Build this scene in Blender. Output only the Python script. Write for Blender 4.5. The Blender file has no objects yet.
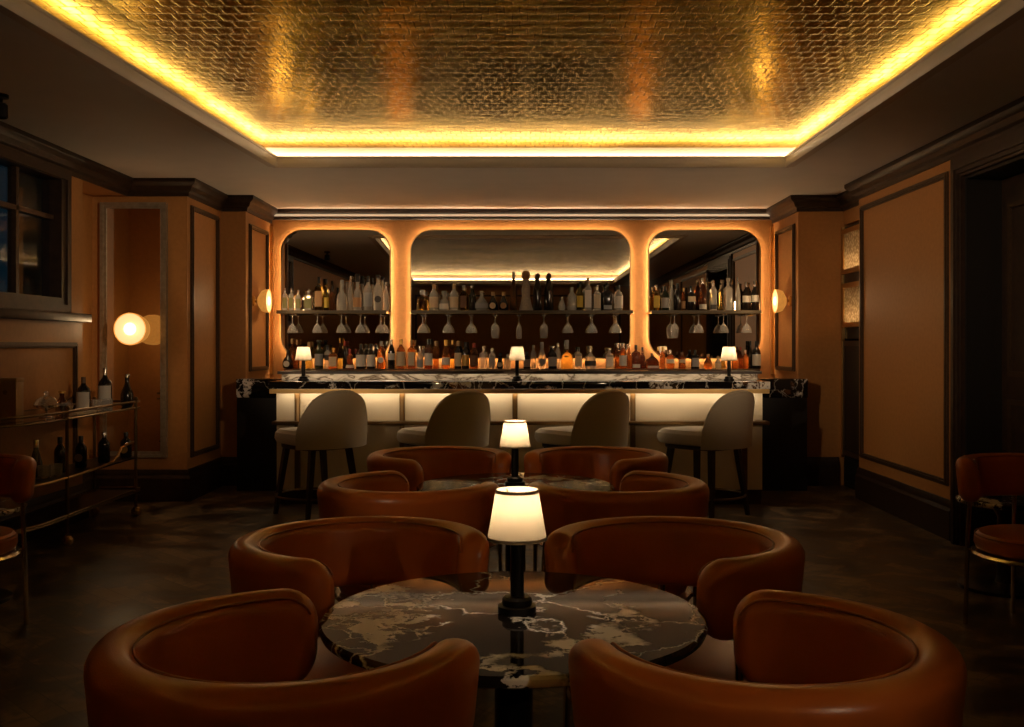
import bpy, bmesh, math, random
from math import sin, cos, pi, sqrt, radians as R
from mathutils import Vector, Matrix
random.seed(7)
sc = bpy.context.scene
col = sc.collection

# ------------------------------------------------------------ camera, world, exposure
FPX, VX, VY, EYE = 1000.0, 522.0, 345.0, 1.36
cd = bpy.data.cameras.new('camera'); cam = bpy.data.objects.new('camera', cd); col.objects.link(cam)
cam.location = (0, 0, EYE); cam.rotation_euler = (pi / 2, 0, 0)
cd.sensor_width = 36; cd.lens = FPX / 1024 * 36
cd.shift_x = (512 - VX) / 1024; cd.shift_y = -(363.5 - VY) / 1024
cd.clip_start = 0.05
sc.camera = cam
w = bpy.data.worlds.new('world'); sc.world = w; w.use_nodes = True
w.node_tree.nodes['Background'].inputs[0].default_value = (0.05, 0.17, 0.26, 1)
w.node_tree.nodes['Background'].inputs[1].default_value = 0.028
sc.view_settings.view_transform = 'Standard'; sc.view_settings.look = 'None'
sc.view_settings.gamma = 1; sc.view_settings.use_curve_mapping = False
sc.view_settings.exposure = 0.8
sc.cycles.use_denoising = True
sc.cycles.max_bounces = 10; sc.cycles.transmission_bounces = 8; sc.cycles.transparent_max_bounces = 12
sc.cycles.glossy_bounces = 6; sc.cycles.diffuse_bounces = 4
sc.cycles.sample_clamp_indirect = 6
WARM = (1.0, 0.73, 0.44)
CREAM = (1.0, 0.80, 0.55)
COVE = 13.5          # strength of the ceiling cove strips
HALO = 25.0          # strips behind the bar mirrors
UNDER = 5.4        # strip under the counter

def PX(px, Y): return (px - VX) / FPX * Y
def PZ(py, Y): return EYE + (VY - py) / FPX * Y

# ------------------------------------------------------------ materials
def mat(name, color=(.5, .5, .5), rough=.5, metal=0.0, trans=0.0, ior=1.45, emit=None, es=0.0, spec=.5, coat=0.0, sheen=0.0):
    m = bpy.data.materials.new(name); m.use_nodes = True
    b = m.node_tree.nodes['Principled BSDF']
    b.inputs['Base Color'].default_value = (*color, 1); b.inputs['Roughness'].default_value = rough
    b.inputs['Metallic'].default_value = metal; b.inputs['IOR'].default_value = ior
    b.inputs['Transmission Weight'].default_value = trans
    b.inputs['Specular IOR Level'].default_value = spec
    b.inputs['Coat Weight'].default_value = coat
    b.inputs['Sheen Weight'].default_value = sheen
    if emit:
        b.inputs['Emission Color'].default_value = (*emit, 1); b.inputs['Emission Strength'].default_value = es
    return m
def N(m, t, **kw):
    n = m.node_tree.nodes.new(t)
    for k, v in kw.items():
        if k in n.inputs: n.inputs[k].default_value = v
        else: setattr(n, k, v)
    return n
def L(m, a, ao, b, bi): m.node_tree.links.new(a.outputs[ao], b.inputs[bi])
def coords(m, scale=(1, 1, 1), rot=(0, 0, 0)):
    t = N(m, 'ShaderNodeTexCoord'); mp = N(m, 'ShaderNodeMapping')
    mp.inputs['Scale'].default_value = scale; mp.inputs['Rotation'].default_value = rot
    L(m, t, 'Object', mp, 'Vector'); return mp
def ramp(m, stops):
    r = N(m, 'ShaderNodeValToRGB'); e = r.color_ramp.elements
    while len(e) < len(stops): e.new(.5)
    for i, (p, c) in enumerate(stops):
        e[i].position = p; e[i].color = (*c, 1) if len(c) == 3 else c
    return r
def bump(m, src, out, strength=.2, dist=.01):
    b = m.node_tree.nodes['Principled BSDF']; bp = N(m, 'ShaderNodeBump')
    bp.inputs['Strength'].default_value = strength; bp.inputs['Distance'].default_value = dist
    L(m, src, out, bp, 'Height'); L(m, bp, 'Normal', b, 'Normal')
def noisy(name, c1, c2, scale, rough=.5, bs=.1, metal=0, bd=.005, detail=6, **kw):
    m = mat(name, c1, rough, metal, **kw); mp = coords(m)
    n = N(m, 'ShaderNodeTexNoise', Scale=scale, Detail=detail); L(m, mp, 'Vector', n, 'Vector')
    r = ramp(m, [(.3, c1), (.7, c2)]); L(m, n, 'Fac', r, 'Fac')
    L(m, r, 'Color', m.node_tree.nodes['Principled BSDF'], 'Base Color')
    if bs: bump(m, n, 'Fac', bs, bd)
    return m
M = {}
M['wall'] = noisy('ochre_wall', (.41, .182, .050), (.47, .21, .06), 30, .55, .15, bd=.002)
M['ceiling'] = noisy('ceiling_paint', (.77, .73, .66), (.81, .77, .70), 4, .6, .0)
M['lip'] = mat('plaster_lip', (.62, .53, .42), .5)
M['darkwood'] = noisy('dark_wood', (.022, .011, .006), (.045, .022, .011), 18, .42, .2, bd=.003)
M['bronze'] = noisy('bronze_moulding', (.06, .033, .016), (.09, .05, .024), 40, .4, .1, metal=.3)
M['brass'] = mat('brass', (.62, .40, .16), .28, 1)
M['darkbrass'] = mat('dark_brass', (.22, .14, .065), .35, 1)
M['shelfedge'] = mat('shelf_edge', (.05, .035, .018), .45, .5)
M['chrome'] = mat('chrome', (.62, .55, .46), .18, 1)
M['mirror'] = mat('smoked_mirror', (.60, .55, .48), .01, 1)
M['clearmirror'] = mat('mirror_glass', (.66, .60, .52), .015, 1)
M['silverframe'] = noisy('champagne_frame', (.30, .25, .18), (.42, .36, .27), 30, .4, .15, metal=.6)
M['black'] = mat('black_metal', (.012, .010, .009), .35, .6)
M['blackpaint'] = mat('black_paint', (.012, .009, .007), .5)
M['leather'] = noisy('cognac_leather', (.50, .128, .024), (.56, .150, .029), 9, .30, .0, spec=.5)
def leather_bump():
    m = M['leather']; mp = coords(m)
    v = N(m, 'ShaderNodeTexVoronoi', Scale=260.0); L(m, mp, 'Vector', v, 'Vector')
    bump(m, v, 'Distance', .08, .002)
leather_bump()
M['piping'] = mat('leather_piping', (.34, .09, .018), .4)
M['cream'] = noisy('cream_upholstery', (.54, .46, .34), (.60, .515, .39), 160, .8, .25, bd=.002, sheen=.2)
M['shade'] = None
M['panelcream'] = noisy('onyx_panel', (.80, .67, .47), (.84, .72, .52), 5, .45, 0)
M['led_cove'] = mat('led_cove', (0, 0, 0), .5, emit=WARM, es=COVE)
M['led_halo'] = mat('led_halo', (0, 0, 0), .5, emit=WARM, es=HALO)
M['led_under'] = mat('led_under', (0, 0, 0), .5, emit=CREAM, es=UNDER)
M['led_shelf_added'] = mat('led_shelf_added', (0, 0, 0), .5, emit=CREAM, es=2.5)  # for the strips added under the mirror shelves
M['led_bead'] = mat('led_bead', (.5, .4, .3), .5, emit=WARM, es=.28)
M['led_ledge'] = mat('led_ledge', (0, 0, 0), .5, emit=CREAM, es=4)
M['led_case'] = mat('led_case', (0, 0, 0), .5, emit=CREAM, es=20)
M['sconceface'] = mat('alabaster_face', (.30, .22, .13), .5, emit=(1, .62, .28), es=.5)
M['bulbface'] = mat('glow_face', (.4, .32, .2), .5, emit=(1, .80, .48), es=1.2)
M['sconcebowl'] = noisy('alabaster_bowl', (.45, .18, .035), (.60, .28, .06), 22, .4, .3, emit=(1, .40, .07), es=.26)
M['goldbox'] = noisy('gold_card', (.40, .23, .09), (.45, .27, .11), 30, .4, 0, metal=.35)
M['paper'] = mat('paper_label', (.55, .48, .38), .7)
M['silver'] = mat('silver', (.7, .66, .6), .15, 1)

def shade_mat():
    m = bpy.data.materials.new('lamp_shade_fabric'); m.use_nodes = True; nt = m.node_tree
    b = nt.nodes['Principled BSDF']; nt.nodes.remove(b); out = nt.nodes['Material Output']
    d = N(m, 'ShaderNodeBsdfDiffuse'); d.inputs['Color'].default_value = (.42, .36, .28, 1)
    t = N(m, 'ShaderNodeBsdfTranslucent'); t.inputs['Color'].default_value = (.30, .245, .17, 1)
    x = N(m, 'ShaderNodeMixShader'); x.inputs[0].default_value = .5
    L(m, d, 0, x, 1); L(m, t, 0, x, 2); L(m, x, 0, out, 0)
    mp = coords(m); n = N(m, 'ShaderNodeTexNoise', Scale=400.0); L(m, mp, 'Vector', n, 'Vector')
    bp = N(m, 'ShaderNodeBump'); bp.inputs['Strength'].default_value = .15; bp.inputs['Distance'].default_value = .001
    L(m, n, 'Fac', bp, 'Height'); L(m, bp, 'Normal', d, 'Normal')
    return m
M['shade'] = shade_mat()

def marble(name, scale=1.0, zlo=.46):
    m = mat(name, (.02, .015, .012), .05, spec=.42); b = m.node_tree.nodes['Principled BSDF']
    mp = coords(m, (scale,) * 3)
    def warp(sc_, amt, det):
        n = N(m, 'ShaderNodeTexNoise', Scale=sc_, Detail=det, Roughness=.62); L(m, mp, 'Vector', n, 'Vector')
        sb = N(m, 'ShaderNodeVectorMath', operation='SUBTRACT'); L(m, n, 'Color', sb, 0); sb.inputs[1].default_value = (.5, .5, .5)
        ad = N(m, 'ShaderNodeVectorMath', operation='MULTIPLY_ADD'); ad.inputs[1].default_value = (amt,) * 3
        L(m, sb, 'Vector', ad, 0); L(m, mp, 'Vector', ad, 2); return ad
    w1, w2 = warp(3.0, .35, 6.0), warp(7.0, .16, 8.0)
    rot = N(m, 'ShaderNodeMapping'); rot.inputs['Rotation'].default_value = (0, 0, .6); rot.inputs['Scale'].default_value = (1, 1.35, 1); L(m, w2, 'Vector', rot, 'Vector')
    # zones where the stone is broken up
    zn = N(m, 'ShaderNodeTexNoise', Scale=1.9, Detail=2.0); L(m, w1, 'Vector', zn, 'Vector')
    zone = ramp(m, [(zlo, (0, 0, 0)), (zlo + .03, (1, 1, 1))]); L(m, zn, 'Fac', zone, 'Fac')
    # broad white breccia bands with ragged edges
    bn = N(m, 'ShaderNodeTexNoise', Scale=2.9, Detail=8.0, Roughness=.64); L(m, rot, 'Vector', bn, 'Vector')
    band = ramp(m, [(.50, (0, 0, 0)), (.51, (1, 1, 1)), (.575, (1, 1, 1)), (.585, (0, 0, 0)), (.635, (0, 0, 0)), (.645, (.9, .9, .9)), (.69, (0, 0, 0))]); L(m, bn, 'Fac', band, 'Fac')
    v2 = N(m, 'ShaderNodeTexVoronoi', feature='DISTANCE_TO_EDGE', Scale=6.5); L(m, rot, 'Vector', v2, 'Vector')
    vr2 = ramp(m, [(.0, (1, 1, 1)), (.022, (.5, .5, .5)), (.04, (0, 0, 0))]); L(m, v2, 'Distance', vr2, 'Fac')
    v1 = N(m, 'ShaderNodeTexVoronoi', feature='DISTANCE_TO_EDGE', Scale=2.0); L(m, w1, 'Vector', v1, 'Vector')
    vr1 = ramp(m, [(.0, (.7, .7, .7)), (.008, (.25, .25, .25)), (.016, (0, 0, 0))]); L(m, v1, 'Distance', vr1, 'Fac')
    def mth(op, a, ao, b_, bo):
        q = N(m, 'ShaderNodeMath', operation=op); L(m, a, ao, q, 0); L(m, b_, bo, q, 1); return q
    br = mth('MAXIMUM', band, 'Color', vr2, 'Color'); br = mth('MULTIPLY', br, 'Value', zone, 'Color'); allv = mth('MAXIMUM', br, 'Value', vr1, 'Color')
    cell = N(m, 'ShaderNodeTexVoronoi', Scale=4.0); L(m, rot, 'Vector', cell, 'Vector')
    sp = N(m, 'ShaderNodeSeparateColor'); L(m, cell, 'Color', sp, 'Color')
    cr = ramp(m, [(.0, (.010, .008, .007)), (.4, (.02, .014, .010)), (.6, (.055, .035, .02)), (.8, (.14, .055, .02)), (1, (.02, .014, .01))]); L(m, sp, 'Red', cr, 'Fac')
    basec = N(m, 'ShaderNodeMix', data_type='RGBA'); L(m, zone, 'Color', basec, 'Factor'); basec.inputs[6].default_value = (.012, .009, .007, 1); L(m, cr, 'Color', basec, 7)
    mix = N(m, 'ShaderNodeMix', data_type='RGBA'); L(m, allv, 'Value', mix, 'Factor')
    L(m, basec, 2, mix, 6); mix.inputs[7].default_value = (.92, .88, .82, 1)
    L(m, mix, 2, b, 'Base Color'); return m
M['marble'] = marble('breccia_marble', 1.15)
M['marblebar'] = marble('bar_marble', 1.6, .52)
def marble_white():
    m = mat('pale_marble', (.6, .5, .4), .15); b = m.node_tree.nodes['Principled BSDF']; mp = coords(m, (1.2, 3, 3))
    n = N(m, 'ShaderNodeTexNoise', Scale=3.5, Detail=7.0, Distortion=1.6); L(m, mp, 'Vector', n, 'Vector')
    r = ramp(m, [(.38, (.72, .62, .5)), (.5, (.55, .46, .35)), (.56, (.12, .08, .05)), (.62, (.6, .5, .4))]); L(m, n, 'Fac', r, 'Fac')
    L(m, r, 'Color', b, 'Base Color'); return m
M['marblewhite'] = marble_white()

def gold_tiles():
    m = mat('gold_tiles', (.5, .35, .09), 0.2, 1); b = m.node_tree.nodes['Principled BSDF']; mp = coords(m)
    br = N(m, 'ShaderNodeTexBrick', offset=.5)
    for k, v in (('Scale', 1.0), ('Mortar Size', .0055), ('Mortar Smooth', .6), ('Brick Width', .075), ('Row Height', .105), ('Bias', 0.0)):
        br.inputs[k].default_value = v
    br.inputs['Color1'].default_value = (.44, .345, .10, 1); br.inputs['Color2'].default_value = (.60, .485, .165, 1)
    br.inputs['Mortar'].default_value = (.13, .085, .022, 1)
    n0 = N(m, 'ShaderNodeTexNoise', Scale=22.0, Detail=2.0); L(m, mp, 'Vector', n0, 'Vector')
    ad = N(m, 'ShaderNodeVectorMath', operation='MULTIPLY_ADD'); ad.inputs[1].default_value = (.02, .02, .02)
    L(m, n0, 'Color', ad, 0); L(m, mp, 'Vector', ad, 2)
    L(m, ad, 'Vector', br, 'Vector')
    n = N(m, 'ShaderNodeTexNoise', Scale=1.3, Detail=3.0); L(m, mp, 'Vector', n, 'Vector')
    r = ramp(m, [(.36, (.38, .34, .28)), (.62, (1, 1, 1))]); L(m, n, 'Fac', r, 'Fac')
    mu = N(m, 'ShaderNodeMix', data_type='RGBA', blend_type='MULTIPLY'); mu.inputs['Factor'].default_value = 1
    L(m, br, 'Color', mu, 6); L(m, r, 'Color', mu, 7); L(m, mu, 2, b, 'Base Color')
    n2 = N(m, 'ShaderNodeTexNoise', Scale=45.0, Detail=2.0); L(m, mp, 'Vector', n2, 'Vector')
    mm = N(m, 'ShaderNodeMath', operation='MULTIPLY_ADD'); mm.inputs[1].default_value = -1.0
    n3 = N(m, 'ShaderNodeMath', operation='MULTIPLY'); n3.inputs[1].default_value = .35; L(m, n2, 'Fac', n3, 0)
    L(m, br, 'Fac', mm, 0); L(m, n3, 'Value', mm, 2)
    mp4 = coords(m, (6.0, 11.0, 1)); n4 = N(m, 'ShaderNodeTexNoise', Scale=1.0, Detail=2.0); L(m, mp4, 'Vector', n4, 'Vector')
    n5 = N(m, 'ShaderNodeMath', operation='MULTIPLY_ADD'); n5.inputs[1].default_value = 1.3; L(m, n4, 'Fac', n5, 0); L(m, mm, 'Value', n5, 2)
    bump(m, n5, 'Value', .3, .006)
    b.inputs['Specular Tint'].default_value = (.80, .66, .40, 1)
    return m
M['gold'] = gold_tiles()
def floor_mat():
    m = mat('dark_parquet', (.04, .025, .015), .33); b = m.node_tree.nodes['Principled BSDF']
    mp = coords(m, (1, 1, 1), (0, 0, R(45)))
    br = N(m, 'ShaderNodeTexBrick', offset=.5)
    for k, v in (('Scale', 1.0), ('Mortar Size', .002), ('Brick Width', .62), ('Row Height', .11)): br.inputs[k].default_value = v
    br.inputs['Color1'].default_value = (.6, .6, .6, 1); br.inputs['Color2'].default_value = (1, 1, 1, 1); br.inputs['Mortar'].default_value = (.3, .3, .3, 1)
    L(m, mp, 'Vector', br, 'Vector')
    n = N(m, 'ShaderNodeTexNoise', Scale=3.2, Detail=8.0, Roughness=.65, Distortion=.8); L(m, mp, 'Vector', n, 'Vector')
    r = ramp(m, [(.38, (.028, .017, .008)), (.5, (.11, .070, .036)), (.60, (.30, .205, .105))]); L(m, n, 'Fac', r, 'Fac')
    mu = N(m, 'ShaderNodeMix', data_type='RGBA', blend_type='MULTIPLY'); mu.inputs['Factor'].default_value = 1
    L(m, r, 'Color', mu, 6); L(m, br, 'Color', mu, 7); L(m, mu, 2, b, 'Base Color')
    rr = ramp(m, [(.35, (.28, .28, .28)), (.65, (.5, .5, .5))]); L(m, n, 'Fac', rr, 'Fac'); L(m, rr, 'Color', b, 'Roughness')
    bump(m, br, 'Fac', -.15, .002)
    return m
M['floor'] = floor_mat()
def window_glass():
    m = bpy.data.materials.new('window_glass'); m.use_nodes = True; nt = m.node_tree
    nt.nodes.remove(nt.nodes['Principled BSDF']); out = nt.nodes['Material Output']
    t = N(m, 'ShaderNodeBsdfTransparent'); t.inputs[0].default_value = (.9, .9, .9, 1)
    g = N(m, 'ShaderNodeBsdfGlossy'); g.inputs['Roughness'].default_value = .03
    f = N(m, 'ShaderNodeFresnel'); x = N(m, 'ShaderNodeMixShader')
    nt.nodes.remove(f); x.inputs[0].default_value = .035; L(m, t, 0, x, 1); L(m, g, 0, x, 2); L(m, x, 0, out, 0); return m
M['pane'] = window_glass()
# bottle glasses
def glass(name, c, rough=.03, tr=1.0): M[name] = mat(name, c, rough, 0, tr, 1.42)
glass('clear', (.93, .90, .84), tr=.72); glass('frost', (.80, .77, .72), .25, .7); glass('yellow', (.85, .62, .18)); glass('olive', (.50, .45, .14))
glass('amber', (.52, .20, .05), tr=.85); glass('redbrown', (.24, .065, .02), tr=.85); glass('brown', (.25, .09, .03), tr=.8)
glass('green', (.035, .05, .025), tr=.5); M['dark'] = mat('dark', (.014, .010, .008), .12, spec=.6)
glass('stem', (.97, .95, .92), .02, .78)
M['white'] = noisy('white_ceramic', (.62, .56, .48), (.45, .40, .36), 60, .3, .1)
M['cap_black'] = mat('cap_black', (.012, .011, .010), .35); M['cap_silver'] = mat('cap_silver', (.6, .56, .5), .25, 1)
M['cap_cork'] = mat('cap_cork', (.42, .27, .14), .7); M['cap_red'] = mat('cap_red', (.28, .03, .015), .4)
M['cap_gold'] = mat('cap_gold', (.6, .38, .12), .3, 1); M['cap_clear'] = M['frost']
M['cap_brown'] = mat('cap_brown', (.12, .06, .025), .4)
M['lab_white'] = mat('lab_white', (.66, .61, .54), .6); M['lab_cream'] = mat('lab_cream', (.60, .48, .32), .6)
M['lab_grey'] = mat('lab_grey', (.34, .33, .33), .6); M['lab_gold'] = mat('lab_gold', (.5, .29, .07), .45, .3)
M['lab_tan'] = mat('lab_tan', (.40, .22, .10), .6); M['lab_dark'] = mat('lab_dark', (.03, .025, .022), .5)
M['lab_green'] = mat('lab_green', (.16, .16, .06), .6); M['lab_yellow'] = mat('lab_yellow', (.6, .42, .06), .6)
M['lab_blue'] = mat('lab_blue', (.30, .31, .32), .6); M['lab_brown'] = mat('lab_brown', (.16, .07, .03), .6)

# ------------------------------------------------------------ mesh builder
class MB:
    def __init__(s): s.bm = bmesh.new()
    def box(s, x0, x1, y0, y1, z0, z1, bev=0.0, seg=2):
        r = bmesh.ops.create_cube(s.bm, size=1)
        vs = r['verts']
        bmesh.ops.scale(s.bm, vec=(x1 - x0, y1 - y0, z1 - z0), verts=vs)
        bmesh.ops.translate(s.bm, vec=((x0 + x1) / 2, (y0 + y1) / 2, (z0 + z1) / 2), verts=vs)
        if bev:
            es = list({e for v in vs for e in v.link_edges})
            bmesh.ops.bevel(s.bm, geom=es, offset=bev, segments=seg, profile=.5, affect='EDGES')
        return s
    def obox(s, o, u, v, n, ur, vr, nr):
        o, u, v, n = map(Vector, (o, u, v, n)); q = []
        for a in ur:
            for b in vr:
                for c in nr: q.append(s.bm.verts.new(o + u * a + v * b + n * c))
        for f in ((0, 1, 3, 2), (4, 6, 7, 5), (0, 4, 5, 1), (2, 3, 7, 6), (0, 2, 6, 4), (1, 5, 7, 3)):
            s.bm.faces.new([q[i] for i in f])
        return s
    def frame(s, o, u, v, n, ur, vr, wd, nr):
        (a, b), (c, d) = ur, vr
        s.obox(o, u, v, n, (a, b), (c, c + wd), nr); s.obox(o, u, v, n, (a, b), (d - wd, d), nr)
        s.obox(o, u, v, n, (a, a + wd), (c + wd, d - wd), nr); s.obox(o, u, v, n, (b - wd, b), (c + wd, d - wd), nr)
        return s
    def lathe(s, prof, seg=28, at=(0, 0, 0), mtx=None, sq=0.0):
        mtx = mtx or Matrix.Translation(at); rings = []
        for r, z in prof:
            if r < 1e-6: rings.append([s.bm.verts.new(mtx @ Vector((0, 0, z)))])
            else:
                ring = []
                for i in range(seg):
                    a = 2 * pi * (i + .5) / seg; c, d = cos(a), sin(a)
                    k = 1.0
                    if sq: k = 1 / (abs(c) ** sq + abs(d) ** sq) ** (1 / sq)
                    ring.append(s.bm.verts.new(mtx @ Vector((r * k * c, r * k * d, z))))
                rings.append(ring)
        for a, b in zip(rings, rings[1:]):
            if len(a) == 1 and len(b) == 1: continue
            for i in range(seg):
                j = (i + 1) % seg
                if len(a) == 1: s.bm.faces.new((a[0], b[j], b[i]))
                elif len(b) == 1: s.bm.faces.new((a[i], a[j], b[0]))
                else: s.bm.faces.new((a[i], a[j], b[j], b[i]))
        return s
    def rings(s, rs, closed=False, caps=True):
        vs = [[s.bm.verts.new(p) for p in r] for r in rs]; n = len(vs[0])
        pairs = list(zip(vs, vs[1:])) + ([(vs[-1], vs[0])] if closed else [])
        for a, b in pairs:
            for i in range(n):
                j = (i + 1) % n; s.bm.faces.new((a[i], a[j], b[j], b[i]))
        if caps and not closed:
            s.bm.faces.new(vs[0][::-1]); s.bm.faces.new(vs[-1])
        return s
    def tube(s, pts, r, seg=8, closed=False):
        pts = [Vector(p) for p in pts]; n = len(pts); rs = []; prev = None
        for i, p in enumerate(pts):
            if closed: t = pts[(i + 1) % n] - pts[i - 1]
            else: t = pts[min(i + 1, n - 1)] - pts[max(i - 1, 0)]
            t.normalize()
            if prev is None:
                a = Vector((0, 0, 1)) if abs(t.z) < .9 else Vector((1, 0, 0)); u = t.cross(a).normalized()
            else: u = (prev - t * prev.dot(t)).normalized()
            prev = u; v = t.cross(u)
            rr = r[i] if isinstance(r, (list, tuple)) else r
            rs.append([p + (u * cos(2 * pi * k / seg) + v * sin(2 * pi * k / seg)) * rr for k in range(seg)])
        return s.rings(rs, closed)
    def sweep(s, path, prof, closed=False):
        """prof: (distance to the right of travel, z); path: plan points"""
        n = len(path); rs = []
        P = [Vector((*p, 0)) for p in path]
        def nr(a, b): d = (b - a).normalized(); return Vector((d.y, -d.x, 0))
        for i in range(n):
            if closed: n1, n2 = nr(P[i - 1], P[i]), nr(P[i], P[(i + 1) % n])
            elif i == 0: n1 = n2 = nr(P[0], P[1])
            elif i == n - 1: n1 = n2 = nr(P[-2], P[-1])
            else: n1, n2 = nr(P[i - 1], P[i]), nr(P[i], P[i + 1])
            mv = (n1 + n2) / (1 + n1.dot(n2))
            rs.append([P[i] + mv * d + Vector((0, 0, z)) for d, z in prof])
        return s.rings(rs, closed)
    def plan(s, pts, z0, z1):
        return s.rings([[Vector((x, y, z0)) for x, y in pts], [Vector((x, y, z1)) for x, y in pts]])
    def prism(s, outline, y0, y1, mtx=None):
        """outline in x-z, extruded along y"""
        mtx = mtx or Matrix()
        return s.rings([[mtx @ Vector((x, y0, z)) for x, z in outline], [mtx @ Vector((x, y1, z)) for x, z in outline]])
    def build(s, name, m, parent=None, loc=None, smooth=35, rot=None):
        bmesh.ops.recalc_face_normals(s.bm, faces=s.bm.faces)
        me = bpy.data.meshes.new(name); s.bm.to_mesh(me); s.bm.free()
        if smooth:
            me.shade_smooth(); me.set_sharp_from_angle(angle=R(smooth))
        me.materials.append(m if not isinstance(m, str) else M[m])
        o = bpy.data.objects.new(name, me); col.objects.link(o)
        if parent: o.parent = parent
        if loc: o.location = loc
        if rot: o.rotation_euler = rot
        return o
def tag(o, label, cat, group=None, kind=None):
    if label: o['label'] = label
    if cat: o['category'] = cat
    if group: o['group'] = group
    if kind: o['kind'] = kind
    return o
def thing(name, label, cat, loc=(0, 0, 0), rz=0.0, group=None):
    o = bpy.data.objects.new(name, None); col.objects.link(o)
    o.empty_display_size = .1
    o.location = loc; o.rotation_euler = (0, 0, rz); return tag(o, label, cat, group)
def struct(name, mb, m, smooth=35, parent=None):
    o = mb.build(name, m, parent, smooth=smooth)
    if not parent: o['kind'] = 'structure'
    return o
def dup(root, loc, rz=None, label=None):
    r = root.copy(); col.objects.link(r); r.location = loc
    if rz is not None: r.rotation_euler = (0, 0, rz)
    if label: r['label'] = label
    for ch in list(root.children):
        c = ch.copy(); col.objects.link(c); c.parent = r
        for g in list(ch.children):
            d = g.copy(); col.objects.link(d); d.parent = c
    return r
def lamp(name, kind, loc, power, color, size=.03, parent=None, rot=None, sy=None):
    l = bpy.data.lights.new(name, kind); l.energy = power; l.color = color
    if kind == 'POINT': l.shadow_soft_size = size
    elif kind == 'AREA':
        l.size = size
        if sy: l.shape = 'RECTANGLE'; l.size_y = sy
    o = bpy.data.objects.new(name, l); col.objects.link(o); o.location = loc
    if parent: o.parent = parent
    if rot: o.rotation_euler = rot
    return o
def rrect(x0, x1, z0, z1, r, n=8):
    pts = []
    for cx, cz, a0 in ((x1 - r, z1 - r, 0), (x0 + r, z1 - r, 90), (x0 + r, z0 + r, 180), (x1 - r, z0 + r, 270)):
        for i in range(n + 1):
            a = R(a0 + 90 * i / n); pts.append((cx + r * cos(a), cz + r * sin(a)))
    return pts

# ------------------------------------------------------------ room shell
H = 2.80
YB = 10.65                       # wall behind the bar
XW, YW = -3.45, 7.85             # window wall, end of it
YM = 8.72                        # short wall with the tall mirror
XP = -2.92                       # pier beside it
YN, XN = 9.70, 2.68              # mouth and half width of the bar niche
XR, YR = 3.0, 8.9                # right wall and its end
XC = 3.12                        # recessed strip with display case
YF = -3.2
struct('floor', MB().box(-4.0, 4.0, YF - .15, YB + .15, -.1, 0), 'floor')
wl = MB()
wl.box(-3.6, XW, YF, 6.3, 0, H); wl.box(-3.6, XW, 6.3, 7.5, 0, 1.64); wl.box(-3.6, XW, 6.3, 7.5, 2.66, H)
wl.box(-3.6, XW, 7.5, YW - .12, 0, H); wl.box(-3.9, XW, YW - .12, YW, 0, H)
struct('wall_left', wl, 'wall')
struct('wall_left_alcove', MB().box(-3.9, -3.75, YW, YM, 0, 2.66), 'wall')
struct('wall_left_soffit', MB().box(-3.9, XW, YW, YM, 2.66, H), 'wall')
struct('wall_left_pier', MB().box(-3.9, XP, YM, YN, 0, H), 'wall')
struct('wall_left_niche', MB().box(-3.9, -XN, YN, YB + .15, 0, H), 'wall')
struct('wall_back', MB().box(-XN, XN, YB, YB + .15, 0, H), 'wall')
struct('wall_right_niche', MB().box(XN, 3.9, YN, YB + .15, 0, H), 'wall')
wr = MB(); DY0, DY1, DZ = 5.35, 6.77, 2.50
wr.box(XR, 3.3, YF, DY0, 0, H); wr.box(XR, 3.3, DY1, YR, 0, H); wr.box(XR, 3.3, DY0, DY1, DZ, H)
struct('wall_right', wr, 'wall')
struct('wall_right_recess', MB().box(3.55, 3.7, YR - .2, YN, 0, H).box(XC, 3.55, YR, YN, 2.52, H), 'wall')
struct('wall_front', MB().box(-3.6, 3.3, YF - .15, YF, 0, H), 'wall')
# ceiling with the raised gold tray
TX0, TX1, TY0, TY1 = -1.965, 2.11, -1.9, 7.95
LED, GZ, SK, SKR = .13, 2.955, .056, -.001
def ring(e):                      # tray outline grown by e; its left side spreads a little towards the seats
    dy = TY1 - TY0 + 2 * e
    return [(TX0 - e - SK * dy, TY0 - e), (TX0 - e, TY1 + e), (TX1 + e, TY1 + e), (TX1 + e - SKR * dy, TY0 - e)]
def ring_slab(mb, inner, outer, z0, z1):
    for i in range(4):
        k = (i + 1) % 4; mb.plan([inner[i], inner[k], outer[k], outer[i]], z0, z1)
    return mb
struct('ceiling', ring_slab(MB(), ring(0), [(-4, YF - .15), (-4, YB + .15), (4, YB + .15), (4, YF - .15)], H, H + .06), 'ceiling')
struct('ceiling_lip', MB().sweep(ring(0), [(-.07, H - .012), (-.02, H - .014), (-.012, H - .03), (.022, H - .032), (.03, H - .015), (.03, H + .01), (.018, H + .012), (.018, H + .04), (.024, H + .045), (.024, H + .06), (-.02, H + .06), (-.07, H - .006)], True), 'lip')
struct('ceiling_gold_tray', MB().plan(ring(LED + .05), GZ, GZ + .05), 'gold')
struct('ceiling_tray_upstand', ring_slab(MB(), ring(LED), ring(LED + .05), H + .06, GZ), 'lip')
a_, b_ = ring(LED - .03), ring(LED - .01)
for i in range(4):
    k = (i + 1) % 4
    o = MB().plan([a_[i], a_[k], b_[k], b_[i]], H + .061, H + .085).build('trim_led_strip', 'led_cove'); o['kind'] = 'structure'

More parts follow.
